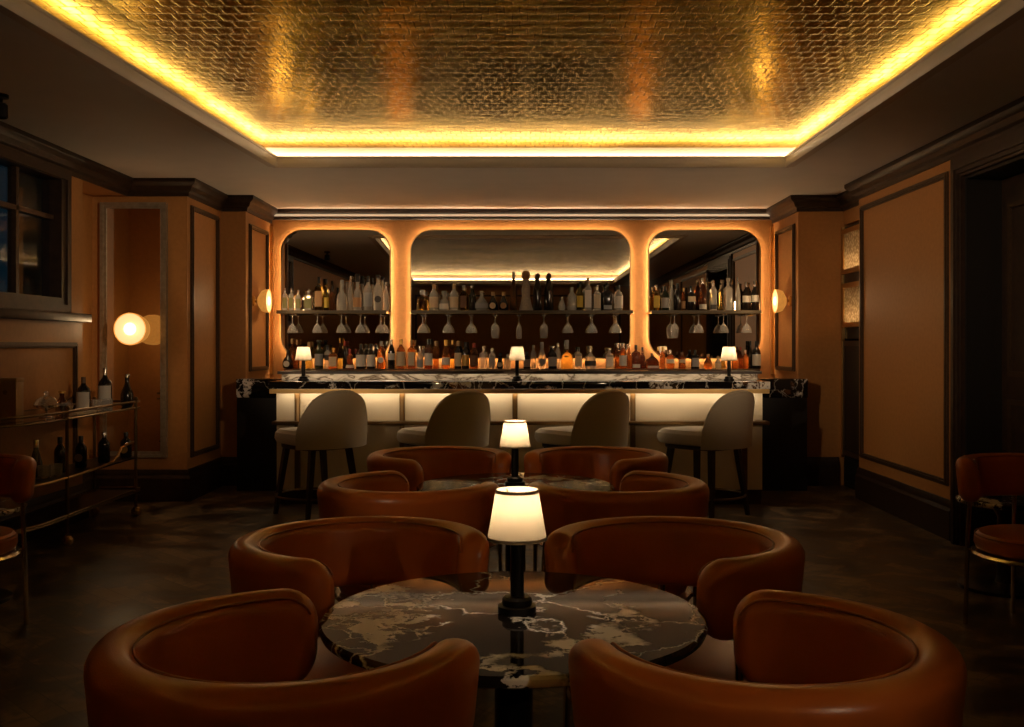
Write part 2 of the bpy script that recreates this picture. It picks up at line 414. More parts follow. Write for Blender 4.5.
# crown and baseboards
crown = [(0, 2.655), (.018, 2.655), (.022, 2.685), (.045, 2.70), (.06, 2.735), (.09, 2.755), (.10, 2.77), (.10, H), (0, H)]
struct('trim_crown', MB().sweep([(XW, YF), (XW, YM), (XP, YM), (XP, YN), (-XN, YN), (-XN, YB)], crown).sweep([(XN, YB), (XN, YN), (XC, YN), (XC, YR), (XR, YR), (XR, YF)], crown), 'darkwood', 25)
struct('trim_crown_back', MB().sweep([(-XN + .01, YB), (XN - .01, YB)], [(0, 2.69), (.02, 2.69), (.03, 2.70), (.03, 2.715), (.055, 2.72), (.055, 2.752), (.075, 2.757), (.085, 2.77), (.085, H), (0, H)]), 'darkwood', 25)
base = [(0, 0), (.035, 0), (.035, .20), (.022, .225), (.022, .25), (.012, .275), (0, .275)]
struct('baseboard_left', MB().sweep([(XW, YF), (XW, YW), (-3.75, YW), (-3.75, YM), (XP, YM), (XP, YN), (-XN, YN), (-XN, YB)], base), 'darkwood', 25)
struct('baseboard_right', MB().sweep([(XN, YB), (XN, YN), (XC - .05, YN)], base).sweep([(XR, YR), (XR, DY1 + .17)], base).sweep([(XR, DY0 - .17), (XR, YF)], base), 'darkwood', 25)
struct('trim_crown_bead', MB().box(-XN + .04, XN - .04, YB - .061, YB - .055, 2.724, 2.748), 'led_bead')
Z = (0, 0, 1)
def panel(name, o, u, n, ur, vr, wd=.042):
    m = MB().frame(o, u, Z, n, ur, vr, wd, (0, .018)).frame(o, u, Z, n, (ur[0] + .012, ur[1] - .012), (vr[0] + .012, vr[1] - .012), wd - .024, (.018, .028))
    struct(name, m, 'bronze')
panel('trim_panel_right', (XR, 0, 0), (0, 1, 0), (-1, 0, 0), (7.02, 8.82), (.37, 2.58))
panel('trim_panel_right_near', (XR, 0, 0), (0, 1, 0), (-1, 0, 0), (2.4, 5.05), (.37, 2.58))
panel('trim_panel_left_pier', (XP, 0, 0), (0, 1, 0), (1, 0, 0), (8.80, 9.58), (.37, 2.59))
panel('trim_panel_left_niche', (-XN, 0, 0), (0, 1, 0), (1, 0, 0), (9.80, 10.50), (1.10, 2.55))
panel('trim_panel_right_niche', (XN, 0, 0), (0, 1, 0), (-1, 0, 0), (9.80, 10.50), (1.10, 2.55))
panel('trim_wainscot_left', (XW, 0, 0), (0, 1, 0), (1, 0, 0), (6.15, 7.72), (.37, 1.38))
panel('trim_wainscot_left_near', (XW, 0, 0), (0, 1, 0), (1, 0, 0), (3.6, 6.0), (.37, 1.38))
panel('trim_panel_front', (0, YF, 0), (1, 0, 0), (0, 1, 0), (-2.6, 2.4), (.37, 2.58))
# bright brass beads in the corners of the niche
struct('trim_corner_left', MB().box(-XN, -XN + .035, YB - .035, YB, 1.05, 2.62), 'brass')
struct('trim_corner_right', MB().box(XN - .035, XN, YB - .035, YB, 1.05, 2.62), 'brass')

# window
wn = struct('window_1', MB().frame((XW, 0, 0), (0, 1, 0), Z, (1, 0, 0), (6.30, 7.50), (1.64, 2.66), .07, (-.12, .03))
            .frame((XW, 0, 0), (0, 1, 0), Z, (1, 0, 0), (6.24, 7.56), (1.60, 2.655), .06, (0, .045)), 'darkwood')
mm = MB()
mm.obox((XW, 0, 0), (0, 1, 0), Z, (1, 0, 0), (6.88, 6.92), (1.71, 2.59), (-.09, -.03))
for zz in (2.29,): mm.obox((XW, 0, 0), (0, 1, 0), Z, (1, 0, 0), (6.37, 7.43), (zz, zz + .035), (-.09, -.03))
mm.build('window_muntin', 'bronze', wn)
MB().obox((XW, 0, 0), (0, 1, 0), Z, (1, 0, 0), (6.37, 7.43), (1.71, 2.59), (-.065, -.06)).build('window_pane', 'pane', wn)
struct('trim_sill', MB().box(XW, XW + .10, 6.05, 7.80, 1.535, 1.60, .01), 'darkwood')

# doorway on the right
def door():
    d = struct('door_1', MB().box(3.24, 3.29, DY0 + .02, DY1 - .02, 0.005, DZ - .025), 'darkwood')
    m = MB()
    for vr in ((.25, 1.0), (1.15, 2.3)):
        for ur in ((DY0 + .12, DY0 + .66), (DY0 + .76, DY1 - .12)):
            m.frame((3.24, 0, 0), (0, 1, 0), Z, (-1, 0, 0), ur, vr, .035, (0, .015))
    m.build('door_moulding', 'bronze', d)
    h = MB().tube([(3.24, DY0 + .75, 1.0), (3.18, DY0 + .75, 1.0), (3.18, DY0 + .75, 1.22), (3.24, DY0 + .75, 1.22)], .009)
    h.build('door_handle', 'darkbrass', d)
    struct('trim_door_jamb', MB().box(3.0, 3.3, DY1 - .02, DY1, 0, DZ).box(3.0, 3.3, DY0, DY0 + .02, 0, DZ).box(3.0, 3.3, DY0 + .02, DY1 - .02, DZ - .02, DZ), 'blackpaint')
    prof = ((0, .16, .03), (.02, .13, .045), (.05, .09, .06))
    m = MB()
    for a, b, t in prof:
        m.box(XR - t, XR, DY1 + a, DY1 + b, 0, DZ + a); m.box(XR - t, XR, DY0 - b, DY0 - a, 0, DZ + a)
        m.box(XR - t, XR, DY0 - b, DY1 + b, DZ + a, DZ + b)
    struct('trim_door_casing', m, 'darkwood')
door()

# ------------------------------------------------------------ mirrors behind the bar, halo strips, shelves
YMR = YB - .075                   # mirror face
def bar_mirror(x0, x1, label):
    X0, X1 = PX(x0, YMR), PX(x1, YMR); Z0, Z1 = PZ(359, YMR), PZ(229.5, YMR)
    o = thing('bar_mirror', label, 'mirror', ((X0 + X1) / 2, YMR, Z0), 0, 'mirrors behind the bar')
    hw, h = (X1 - X0) / 2, Z1 - Z0
    MB().prism(rrect(-hw + .006, hw - .006, .006, h - .006, .225, 12), 0, .02).build('glass', 'mirror', o)
    out, inn = rrect(-hw, hw, 0, h, .23, 12), rrect(-hw + .012, hw - .012, .012, h - .012, .219, 12)
    m = MB(); rs = []
    for (a, b), (c_, d) in zip(out, inn):
        rs.append([Vector((a, -.008, b)), Vector((a, .022, b)), Vector((c_, .022, d)), Vector((c_, -.008, d))])
    m.rings(rs, True); m.build('frame', 'darkbrass', o)
    ins = .035
    m = MB(); pts = [(x, .048, z) for x, z in rrect(-hw + ins, hw - ins, ins, h - ins, .2, 12)]
    m.tube(pts, .008, 6, True); m.build('light_strip', 'led_halo', o)
    for sx in (-1, 1): MB().box(sx * hw * .5 - .05, sx * hw * .5 + .05, .02, .075, .3, h - .3).build('wall_mount', 'blackpaint', o)
bar_mirror(281, 391, 'smoked mirror with round corners behind the left third of the back bar')
bar_mirror(410, 631, 'widest smoked mirror with round corners behind the middle of the back bar')
bar_mirror(648, 761, 'smoked mirror with round corners behind the right third of the back bar')

SY0, SY1 = YB - .29, YB - .085
YS = YB - .185
ZS = PZ(311, YS)
GLASS_X = {'left': [293, 318, 342, 361, 381], 'middle': [423, 448, 471, 495, 519, 544, 568, 592, 616], 'right': [674, 698, 723, 746]}
def shelf(x0, x1, which, label):
    X0, X1 = PX(x0, YS), PX(x1, YS)
    o = thing('wall_shelf', label, 'shelf', ((X0 + X1) / 2, YB, ZS), 0, 'brass shelves on the bar mirrors'); hw = (X1 - X0) / 2
    MB().box(-hw, hw, SY0 - YB, SY1 - YB, -.012, 0).build('shelf_board', 'darkbrass', o)
    MB().box(-hw, hw, SY0 - YB - .006, SY0 - YB, -.028, .004).build('shelf_edge', 'shelfedge', o)
    for sx in (-1, 1):
        MB().box(sx * hw - .012, sx * hw + .012, SY0 - YB, 0, -.03, -.012).build('bracket', 'brass', o)
    MB().box(-hw + .03, hw - .03, SY0 - YB + .002, SY0 - YB + .012, -.020, -.013).build('light_strip', 'led_shelf_added', o)  # added strip that brightens the lower bottles and hanging glasses
    MB().box(-hw + .028, hw - .028, SY0 - YB + .014, SY0 - YB + .018, -.030, -.012).build('strip_shield', 'darkbrass', o)  # lip added to keep the strip from showing in the mirror
    for gx in GLASS_X[which]:
        x = PX(gx, YS) - (X0 + X1) / 2
        m = MB()
        for s_ in (-1, 1):
            m.tube([(x + s_ * .016, SY0 - YB + .01, -.012), (x + s_ * .016, SY0 - YB + .01, -.046), (x + s_ * .016, SY1 - YB - .01, -.046), (x + s_ * .016, SY1 - YB - .01, -.012)], .003, 6)
        m.build('hanging_rail', 'darkbrass', o)
shelf(279, 388, 'left', 'thin brass shelf of clear bottles across the left bar mirror')
shelf(412, 632, 'middle', 'long thin brass shelf across the wide middle bar mirror')
shelf(650, 759, 'right', 'thin brass shelf of bottles across the right bar mirror')

ORD = ['first', 'second', 'third', 'fourth', 'fifth', 'sixth', 'seventh', 'eighth', 'ninth', 'tenth', 'eleventh', 'twelfth', 'thirteenth', 'fourteenth', 'fifteenth', 'sixteenth',
       'seventeenth', 'eighteenth', 'nineteenth', 'twentieth', 'twenty-first', 'twenty-second']
# hanging stemware: foot up
def stem_mesh(kind):
    if kind == 'wine': p = [(0, 0), (.034, 0), (.034, -.004), (.006, -.010), (.0042, -.02), (.0042, -.075), (.010, -.088), (.034, -.115), (.043, -.15), (.040, -.20), (.033, -.245), (.031, -.245), (.038, -.20), (.041, -.15), (.032, -.118), (.008, -.092), (0, -.09)]
    elif kind == 'flute': p = [(0, 0), (.032, 0), (.032, -.004), (.006, -.010), (.004, -.02), (.004, -.085), (.010, -.10), (.028, -.14), (.031, -.18), (.027, -.25), (.025, -.25), (.029, -.18), (.026, -.142), (.008, -.104), (0, -.10)]
    else: p = [(0, 0), (.034, 0), (.034, -.004), (.007, -.010), (.005, -.02), (.006, -.085), (.012, -.098), (.036, -.125), (.052, -.165), (.054, -.19), (.052, -.19), (.050, -.166), (.034, -.128), (.010, -.102), (0, -.10)]
    return MB().lathe(p, 24).build('hanging_glass', 'stem')
protos = {}
kinds = {495: 'wine', 519: 'flute', 544: 'wine', 674: 'wine', }
names = {'wine': 'clear wine glass', 'flute': 'slender clear tulip glass', 'coupe': 'clear wide coupe glass'}
for which in ('left', 'middle', 'right'):
    for i, gx in enumerate(GLASS_X[which]):
        k = kinds.get(gx, 'coupe')
        if k not in protos: o = protos[k] = stem_mesh(k)
        else:
            o = protos[k].copy(); col.objects.link(o)
        o.location = (PX(gx, YS), YS - .03, ZS - .0385)
        tag(o, f'{names[k]} hanging upside down, {ORD[i]} from left under the {which} bar shelf', 'glass', 'stemware hanging under the bar shelves')

# ------------------------------------------------------------ bottles
def bprof(t, r, h):
    n = min(.016, r * .42)
    if t == 'wine': return [(0, 0), (r * .9, 0), (r, .008), (r, h * .58), (r * .9, h * .66), (n * 1.3, h * .76), (n, h * .80), (n, h * .90), (n * .95, h * .92), (0, h * .92)]
    if t == 'square': return [(0, 0), (r * .92, 0), (r, .008), (r, h * .64), (r * .88, h * .70), (n * 1.4, h * .74), (n, h * .77), (n, h * .90), (0, h * .90)]
    if t == 'bulb': return [(0, 0), (r * .75, 0), (r * .96, .02), (r, h * .22), (r * .97, h * .38), (r * .75, h * .52), (n * 1.4, h * .66), (n, h * .74), (n, h * .90), (0, h * .90)]
    if t == 'slim': return [(0, 0), (r * .9, 0), (r, .008), (r, h * .48), (r * .8, h * .60), (n * 1.1, h * .72), (n * .9, h * .80), (n * .85, h * .94), (0, h * .94)]
    if t == 'flare': return [(0, 0), (r * .95, 0), (r, .012), (r * .78, h * .18), (r * .58, h * .38), (r * .60, h * .52), (r * .62, h * .6), (r * .45, h * .70), (r * .30, h * .76), (r * .30, h * .84), (0, h * .84)]
    if t == 'shoulder': return [(0, 0), (r * .95, 0), (r, .01), (r * .93, h * .40), (r * .80, h * .52), (r * .42, h * .60), (n * 1.2, h * .68), (n * 1.1, h * .78), (0, h * .78)]
    if t == 'flask': return [(0, 0), (r * .9, 0), (r, .012), (r * .98, h * .42), (r * .82, h * .58), (r * .45, h * .72), (n, h * .80), (n, h * .9), (0, h * .9)]
    if t == 'club': return [(0, 0), (r * .9, 0), (r, .01), (r * .92, h * .3), (r * .95, h * .5), (r * .85, h * .64), (r * .5, h * .74), (r * .4, h * .80), (r * .4, h * .85), (0, h * .85)]
ZT = {'wine': (.12, .52), 'square': (.12, .58), 'bulb': (.14, .40), 'slim': (.1, .42), 'flare': (.1, .3), 'shoulder': (.10, .36), 'flask': (.1, .3), 'club': (.1, .4)}
def prof_r(p, z):
    for (r0, z0), (r1, z1) in zip(p, p[1:]):
        if z0 <= z <= z1 and z1 > z0: return r0 + (r1 - r0) * (z - z0) / (z1 - z0)
    return p[1][0]
def bottle(x, y, z, t, r, h, glassm, cap, lab, label, group, rz=0.0):
    p = bprof(t, r, h); sq = 5 if t in ('square', 'flask') else 0
    k = .86 if sq else 1
    o = MB().lathe([(a * k, b) for a, b in p], 24, sq=sq).build('bottle', glassm); o.location = (x, y, z); o.rotation_euler = (0, 0, rz)
    tag(o, label, 'bottle', group)
    nr = p[-2][0] * k; zt = p[-1][1]
    if cap == 'ball':
        br = r * .62
        MB().lathe([(0, zt - .001), (nr * .9, zt - .001), (br * .8, zt + br * .35)] + [(br * cos(a), zt + br + br * sin(a)) for a in (R(-20), R(10), R(40), R(65))] + [(0, zt + 2 * br)], 16).build('stopper', {'white': 'lab_tan'}.get(glassm, 'cap_brown'), o)
    elif cap:
        ck, big = (cap[:-4], 1.55) if cap.endswith('_big') else (cap, 1.12)
        MB().lathe([(0, zt - h * (.10 if big < 1.2 else .0)), (nr * big, zt - h * (.10 if big < 1.2 else 0)), (nr * big, h - .004), (nr * big * .9, h), (0, h)], 16).build('cap', M['cap_' + ck], o)
    if lab:
        kind, shp = lab if isinstance(lab, tuple) else (lab, 'band')
        a, b = ZT[t]
        if shp == 'low': a, b = .05, .2
        if shp == 'high': a, b = b - .22, b
        if shp == 'tall': a, b = .10, b + .05
        m = MB(); seg = 14; rows = []
        if shp == 'round':
            zc = (a + b) / 2 * h; rr = min(r * .72, (b - a) * h * .62)
            rad = max(prof_r(p, zc - rr * .8), prof_r(p, zc + rr * .8), prof_r(p, zc)) * k + .0012
            m.lathe([(0, 0), (rr, 0), (rr, .0015), (0, .0015)], 20, mtx=Matrix.Translation((0, -rad - .0008, zc)) @ Matrix.Rotation(R(90), 4, 'X'))
        else:
            half = R(78) if not sq else R(44)
            for zz in (a * h, (a + b) / 2 * h, b * h):
                rr = prof_r(p, zz) * k + .0012; row = []
                for i in range(seg + 1):
                    an = -pi / 2 - half + 2 * half * i / seg; kk = 1
                    if sq: kk = 1 / (abs(cos(an)) ** sq + abs(sin(an)) ** sq) ** (1 / sq)
                    row.append(Vector((rr * kk * cos(an), rr * kk * sin(an), zz)))
                rows.append(row)
            vs = [[m.bm.verts.new(q) for q in row] for row in rows]
            for ra, rb in zip(vs, vs[1:]):
                for i in range(seg): m.bm.faces.new((ra[i], ra[i + 1], rb[i + 1], rb[i]))
        m.build('label', M['lab_' + kind], o)
    return o
GD = {'clear': 'clear glass', 'frost': 'frosted pale', 'yellow': 'yellow', 'olive': 'olive', 'amber': 'amber', 'redbrown': 'red-brown', 'brown': 'brown', 'green': 'dark green', 'dark': 'near-black', 'white': 'mottled white ceramic'}
LD = {'white': 'white', 'cream': 'cream', 'grey': 'grey', 'gold': 'gold', 'tan': 'tan', 'dark': 'dark', 'green': 'green', 'yellow': 'yellow', 'blue': 'bluish', 'brown': 'brown'}
# (px, py top, px width, shape, glass, cap, label, row)
LOW = [
 (288, 350, 11, 'bulb', 'dark', 'black', ('white', 'round'), 0), (292, 339, 5.5, 'slim', 'brown', 'cork', None, 1), (297, 340, 5, 'slim', 'brown', 'cork', None, 1), (309, 342, 7, 'wine', 'olive', 'cork', None, 1),
 (319, 340, 8.5, 'wine', 'green', 'black_big', 'grey', 0), (327.5, 345, 7, 'square', 'clear', 'black', ('dark', 'high'), 1), (333.5, 348, 10, 'square', 'amber', 'gold', 'cream', 0), (340, 338, 4.6, 'slim', 'olive', 'gold', None, 1),
 (345, 341, 5, 'wine', 'dark', 'red', None, 1), (350, 349, 9, 'flare', 'redbrown', 'red', ('white', 'low'), 0), (361, 344, 10, 'wine', 'dark', 'black', ('white', 'tall'), 0), (371, 344, 9, 'wine', 'dark', 'black', ('white', 'tall'), 0),
 (381.5, 341, 8.5, 'wine', 'amber', 'clear', ('white', 'round'), 0), (391.4, 339, 7, 'wine', 'dark', 'silver', ('white', 'high'), 0), (401, 339, 9, 'wine', 'amber', 'gold', ('cream', 'tall'), 0), (411.5, 340, 9, 'square', 'amber', 'cork', 'cream', 0),
 (420, 346, 6.5, 'slim', 'frost', 'silver', 'blue', 0), (428.5, 339, 8, 'wine', 'redbrown', 'black', 'white', 0), (436, 341, 6, 'wine', 'amber', 'cork', None, 1), (446, 340, 8.5, 'bulb', 'amber', 'gold', 'white', 0),
 (452.5, 340, 5.5, 'slim', 'yellow', 'gold', None, 1), (458, 341, 7, 'wine', 'dark', 'cork', ('cream', 'tall'), 0), (465.5, 342, 7.2, 'wine', 'dark', 'black', 'gold', 0), (474, 343, 8, 'wine', 'brown', 'red', 'brown', 0),
 (483.5, 346, 9, 'square', 'frost', 'silver', None, 0), (492, 348, 7.6, 'square', 'frost', 'silver', 'grey', 0), (500, 353, 6.4, 'bulb', 'dark', 'black', ('cream', 'round'), 0), (507.5, 354, 8, 'square', 'frost', 'silver', None, 0),
 (527, 352, 8, 'square', 'dark', 'black', 'grey', 0), (533.5, 345, 6, 'wine', 'clear', 'clear', None, 1), (542, 342, 9, 'bulb', 'clear', 'clear', ('grey', 'round'), 0), (552.5, 346, 8.5, 'wine', 'dark', 'silver_big', 'grey', 0),
 (558, 343, 6, 'wine', 'clear', 'silver', None, 1), (567, 340, 12.5, 'shoulder', 'yellow', 'clear', None, 0), (578.5, 347, 8.5, 'square', 'clear', 'black', 'cream', 0), (590.5, 346, 12, 'shoulder', 'clear', 'silver', ('dark', 'high'), 0),
 (609.5, 348, 9, 'square', 'clear', 'silver_big', 'white', 0), (617.5, 343, 6, 'wine', 'amber', 'silver', None, 1), (623, 343, 7.5, 'wine', 'amber', 'silver', 'white', 0), (629, 344, 5.5, 'slim', 'amber', 'silver', None, 1),
 (636, 345, 10, 'square', 'redbrown', 'black', ('white', 'low'), 0), (642.5, 347, 5.5, 'slim', 'redbrown', 'black', None, 1), (652, 353, 15, 'flask', 'redbrown', 'brown', ('white', 'low'), 0), (662.5, 347, 5.5, 'wine', 'amber', 'gold', None, 0),
 (670.5, 350, 8, 'wine', 'amber', 'silver', ('white', 'high'), 0), (682, 352, 8, 'square', 'brown', 'brown', ('cream', 'high'), 0), (695, 350, 9, 'square', 'dark', 'black', 'grey', 0), (708, 354, 9, 'bulb', 'amber', 'cork', None, 0),
 (718, 356, 6, 'slim', 'frost', 'cork', 'cream', 0), (723, 357, 5, 'slim', 'olive', 'gold', None, 1), (735, 346, 6, 'wine', 'amber', 'cork', None, 0), (740.5, 347, 4.6, 'slim', 'redbrown', 'red', None, 1),
 (745.5, 350, 6.5, 'wine', 'amber', 'silver', None, 0), (750.5, 341, 5, 'slim', 'dark', 'black', None, 1), (756.5, 341, 8.5, 'wine', 'dark', 'black', ('white', 'band'), 0)]
UP = [
 (285, 288, 6, 'square', 'clear', 'silver', 'green', 0), (291.3, 288, 5.5, 'square', 'clear', 'silver', 'green', 0), (298.5, 290, 6.2, 'square', 'clear', 'silver', 'green', 0), (308.6, 289, 9.6, 'square', 'clear', 'silver_big', 'green', 0),
 (319, 277, 9.5, 'square', 'yellow', 'black', 'tan', 0), (326.5, 279, 5, 'slim', 'olive', 'black', 'yellow', 0), (332.5, 286, 6, 'square', 'brown', 'black', None, 0), (342, 280, 11.5, 'shoulder', 'clear', 'clear', None, 0),
 (350.5, 276, 5, 'slim', 'clear', 'silver', None, 1), (357.5, 274, 8.5, 'shoulder', 'clear', 'black_big', 'tan', 0), (368, 276, 9, 'wine', 'clear', 'black', 'blue', 0), (378, 275, 9.4, 'wine', 'clear', 'black_big', ('dark', 'round'), 0), (386, 282, 6, 'slim', 'clear', 'silver', None, 0),
 (422.5, 290, 12, 'shoulder', 'yellow', 'clear_big', None, 0), (434, 284, 9, 'wine', 'clear', 'cork', 'cream', 0), (444.2, 291, 9.4, 'shoulder', 'clear', 'clear_big', 'white', 0), (454, 284, 8.8, 'wine', 'clear', 'cork', 'cream', 0),
 (463.5, 285, 8, 'square', 'yellow', 'clear', 'brown', 0), (472, 284, 6, 'slim', 'dark', 'silver', None, 0), (481.5, 291, 13, 'bulb', 'frost', 'silver_big', 'grey', 0),
 (493, 292, 8.8, 'bulb', 'dark', 'cork', ('cream', 'round'), 0), (503.5, 292, 8.8, 'bulb', 'dark', 'cork', ('tan', 'round'), 0), (513.5, 272, 7, 'slim', 'brown', 'silver', None, 0),
 (526, 273, 14, 'flare', 'white', 'ball', None, 0), (537.5, 273, 9, 'club', 'dark', 'ball', None, 0), (549, 273, 9, 'club', 'dark', 'ball', None, 0), (562, 297, 7, 'bulb', 'clear', 'silver', None, 0), (572, 287, 8.8, 'wine', 'clear', 'clear', ('blue', 'low'), 0),
 (580, 282, 6, 'wine', 'olive', 'black', 'yellow', 0), (588, 278, 8.4, 'square', 'frost', 'cork', ('white', 'tall'), 0), (597.2, 285, 8.4, 'square', 'frost', 'silver', ('cream', 'tall'), 0), (607.5, 283, 10.5, 'square', 'dark', 'black_big', ('grey', 'low'), 0), (618.5, 285, 8.6, 'wine', 'frost', 'black', ('white', 'tall'), 0),
 (656.5, 285, 7.5, 'square', 'yellow', 'silver', 'yellow', 0), (665, 286, 8, 'wine', 'green', 'black', 'grey', 0), (672, 280, 5, 'slim', 'clear', 'clear', None, 1), (677.5, 283, 7.5, 'wine', 'dark', 'black', None, 0), (683.4, 288, 4, 'slim', 'amber', 'gold', 'tan', 0),
 (691, 286, 10, 'square', 'dark', 'black', ('cream', 'high'), 0), (703, 278, 7.5, 'wine', 'redbrown', 'silver', ('white', 'low'), 0), (713, 280, 8.4, 'square', 'clear', 'silver', ('dark', 'low'), 0), (720.5, 285, 4.5, 'slim', 'yellow', 'clear', None, 0),
 (728, 278, 9.4, 'square', 'clear', 'clear_big', None, 0), (738, 277, 5, 'slim', 'clear', 'silver', None, 0), (746.5, 282, 8, 'wine', 'dark', 'silver', ('white', 'high'), 0), (755, 281, 7, 'wine', 'dark', 'silver', ('white', 'high'), 0)]
def sect(px): return 'left mirror' if px < 400 else 'left half of middle mirror' if px < 517 else 'right half of middle mirror' if px < 640 else 'right mirror'
ZBB = 1.112
def row_of(lst, place, group, Y0, zbase):
    cnt = {}
    for (px, py, wpx, t, gm, cap, lab, row) in lst:
        s_ = sect(px); i = cnt.get(s_, 0); cnt[s_] = i + 1
        Y = Y0 + (.085 if row else 0)
        lt = ''
        if lab:
            k, sh = lab if isinstance(lab, tuple) else (lab, '')
            lt = f' with {"round " if sh == "round" else ""}{LD[k]} label'
        if cap == 'ball': lt = ' with ball stopper'
        txt = f'{GD[gm]} bottle{lt}, {ORD[i]} from left {place.format(s_)}'.replace('mottled white ', 'white ')
        r = wpx / FPX * Y / 2
        bottle(PX(px, Y), Y, zbase, t, r, (PZ(py, Y) - zbase), gm, cap, lab, txt, group, random.uniform(-.15, .15) if t != 'square' else random.uniform(-.05, .05))
row_of(LOW, 'below {}', 'bottles along the back bar counter', 10.40, ZBB)
row_of(UP, 'on shelf, {}', 'bottles on the mirror shelves', YS - .04, ZS)

# back bar counter under the mirrors
bb = thing('back_bar_cabinet', 'long dark back bar cabinet under the bottle row and mirrors', 'cabinet', (0, 10.44, 0))
MB().box(-2.42, 2.42, -.17, .19, .0, 1.08).build('body', 'blackpaint', bb)
MB().box(-2.44, 2.44, -.20, .205, 1.08, ZBB, .006).build('worktop', 'darkwood', bb)
for i in range(6):
    x0 = -2.40 + i * .80
    d_ = MB().box(x0 + .01, x0 + .79, -.19, -.171, .12, 1.03, .005).build('door', 'darkwood', bb)
    MB().tube([(x0 + .72, -.19, .8), (x0 + .72, -.21, .8), (x0 + .72, -.21, .95), (x0 + .72, -.19, .95)], .006).build('handle', 'brass', d_)

# ------------------------------------------------------------ bar counter
BX0, BX1, BY = PX(275, 8.5), PX(764, 8.5), 8.5
bar = thing('bar_counter', 'long bar with dark veined marble top and glowing cream front panels', 'bar counter', (0, BY, 0))
ZC = 1.054
MB().box(BX0 + .03, BX1 - .03, .06, .55, .0, .985).build('body', 'blackpaint', bar)
MB().box(BX0 - .02, BX1 + .02, -.14, .60, ZC - .062, ZC, .006).build('marble_top', 'marblebar', bar)
MB().box(BX0, BX1, .24, .60, ZC + .001, ZC + .066).build('marble_upstand', 'marblewhite', bar)
MB().box(BX0 - .02, BX1 + .02, .165, .62, ZC + .067, ZC + .078).box(BX0 - .02, BX1 + .02, .160, .165, ZC + .055, ZC + .078).build('service_ledge', 'darkwood', bar)
MB().box(BX0 - .015, BX1 + .015, -.13, -.11, ZC - .10, ZC - .063).build('fascia', 'brass', bar)
MB().box(BX0 + .04, BX1 - .04, -.07, -.045, ZC - .085, ZC - .065).build('light_strip', 'led_under', bar)
MB().box(BX0 + .02, BX1 - .02, .172, .182, ZC + .056, ZC + .066).build('ledge_light_strip', 'led_ledge', bar)
edges = [275, 297, 402, 515, 633, 745, 764]
eX = [PX(p, BY) for p in edges]
for a, b in zip(eX, eX[1:]):
    MB().box(a + .006, b - .006, .03, .06, .715, ZC - .063).build('upper_panel', 'panelcream', bar)
    MB().box(a + .006, b - .006, .035, .06, .125, .685).build('lower_panel', 'panelcream', bar)
for x in eX[1:-1]:
    MB().box(x - .022, x + .022, .0, .06, .12, ZC - .063, .004).build('post', 'darkbrass', bar)
MB().box(BX0 - .01, BX1 + .03, -.075, .06, .685, .715, .004).build('rail', 'darkbrass', bar)
MB().box(BX0 + .01, BX1 - .01, .045, .2, .0, .122).build('plinth', 'darkwood', bar)
for nm, xa, xb, lb in (('left', -XN + .02, BX0 + .15, 'short dark side counter with marble slab against the left pier of the bar'), ('right', BX1 - .15, XN - .02, 'short dark side counter with marble slab against the right pier of the bar')):
    s_ = thing('side_counter', lb, 'counter', ((xa + xb) / 2, 9.5, 0)); hw = (xb - xa) / 2
    MB().box(-hw, hw, -.17, .17, 0, .87).build('body', 'blackpaint', s_)
    MB().box(-hw, hw, -.20, .19, .87, ZC - .01, .006).build('marble_slab', 'marblebar', s_)

# ------------------------------------------------------------ lamps
def table_lamp(loc, label, power, first=[None]):
    if first[0] is None:
        o = first[0] = thing('table_lamp', label, 'lamp', loc, 0, 'small shaded table lamps')
        MB().lathe([(0, 0), (.046, 0), (.046, .016), (.036, .018), (.036, .032), (.030, .038), (.018, .040), (0, .040)], 32).build('base', 'black', o)
        MB().lathe([(0, .039), (.0165, .039), (.0165, .185), (.006, .19), (.006, .20), (0, .20)], 24).build('pole', 'black', o)
        MB().lathe([(0, .198), (.010, .20), (.014, .215), (.012, .23), (0, .238)], 16).build('bulb', 'bulbface', o)
        sh = MB().lathe([(.0705, .176), (.0715, .176), (.051, .292), (.050, .292)], 40)
        bm = sh.bm; s_ = sh.build('lamp_shade', 'shade', o)
        MB().lathe([(.0705, .174), (.0725, .174), (.0715, .182), (.0695, .182), (.0705, .174)], 40).build('shade_trim', 'shade', s_)
        MB().lathe([(.050, .286), (.0527, .286), (.0515, .294), (.049, .294), (.050, .286)], 40).build('shade_trim', 'shade', s_)
        m = MB()
        for k in range(3):
            a = 2 * pi * k / 3; m.tube([(0.004 * cos(a), .004 * sin(a), .245), (.05 * cos(a), .05 * sin(a), .287)], .0012, 5)
        m.lathe([(0, .238), (.005, .238), (.005, .25), (0, .25)], 8); m.build('shade_carrier', 'darkbrass', o)
    else: o = dup(first[0], loc, None, label)
    lamp('lamp_light', 'POINT', (0, 0, .255), power, (1, .77, .52), .012, o)
    return o
TN, TF = (-.02, 2.38), (-.03, 4.57)
ZT_ = .72
table_lamp((PX(517, TN[1]), TN[1] + .02, ZT_), 'small lamp with cream shade on the nearest marble table', 1.25)
table_lamp((PX(515, TF[1]), TF[1] + .0, ZT_), 'small lamp with cream shade on the farther marble table', 1.25)
table_lamp((PX(303.5, 8.55), 8.55, ZC), 'small lamp with cream shade at left end of the bar counter', .95)
table_lamp((PX(517, 8.55), 8.55, ZC), 'small lamp with cream shade at the middle of the bar counter', .95)
table_lamp((PX(729, 8.55), 8.55, ZC), 'small lamp with cream shade at right end of the bar counter', .95)

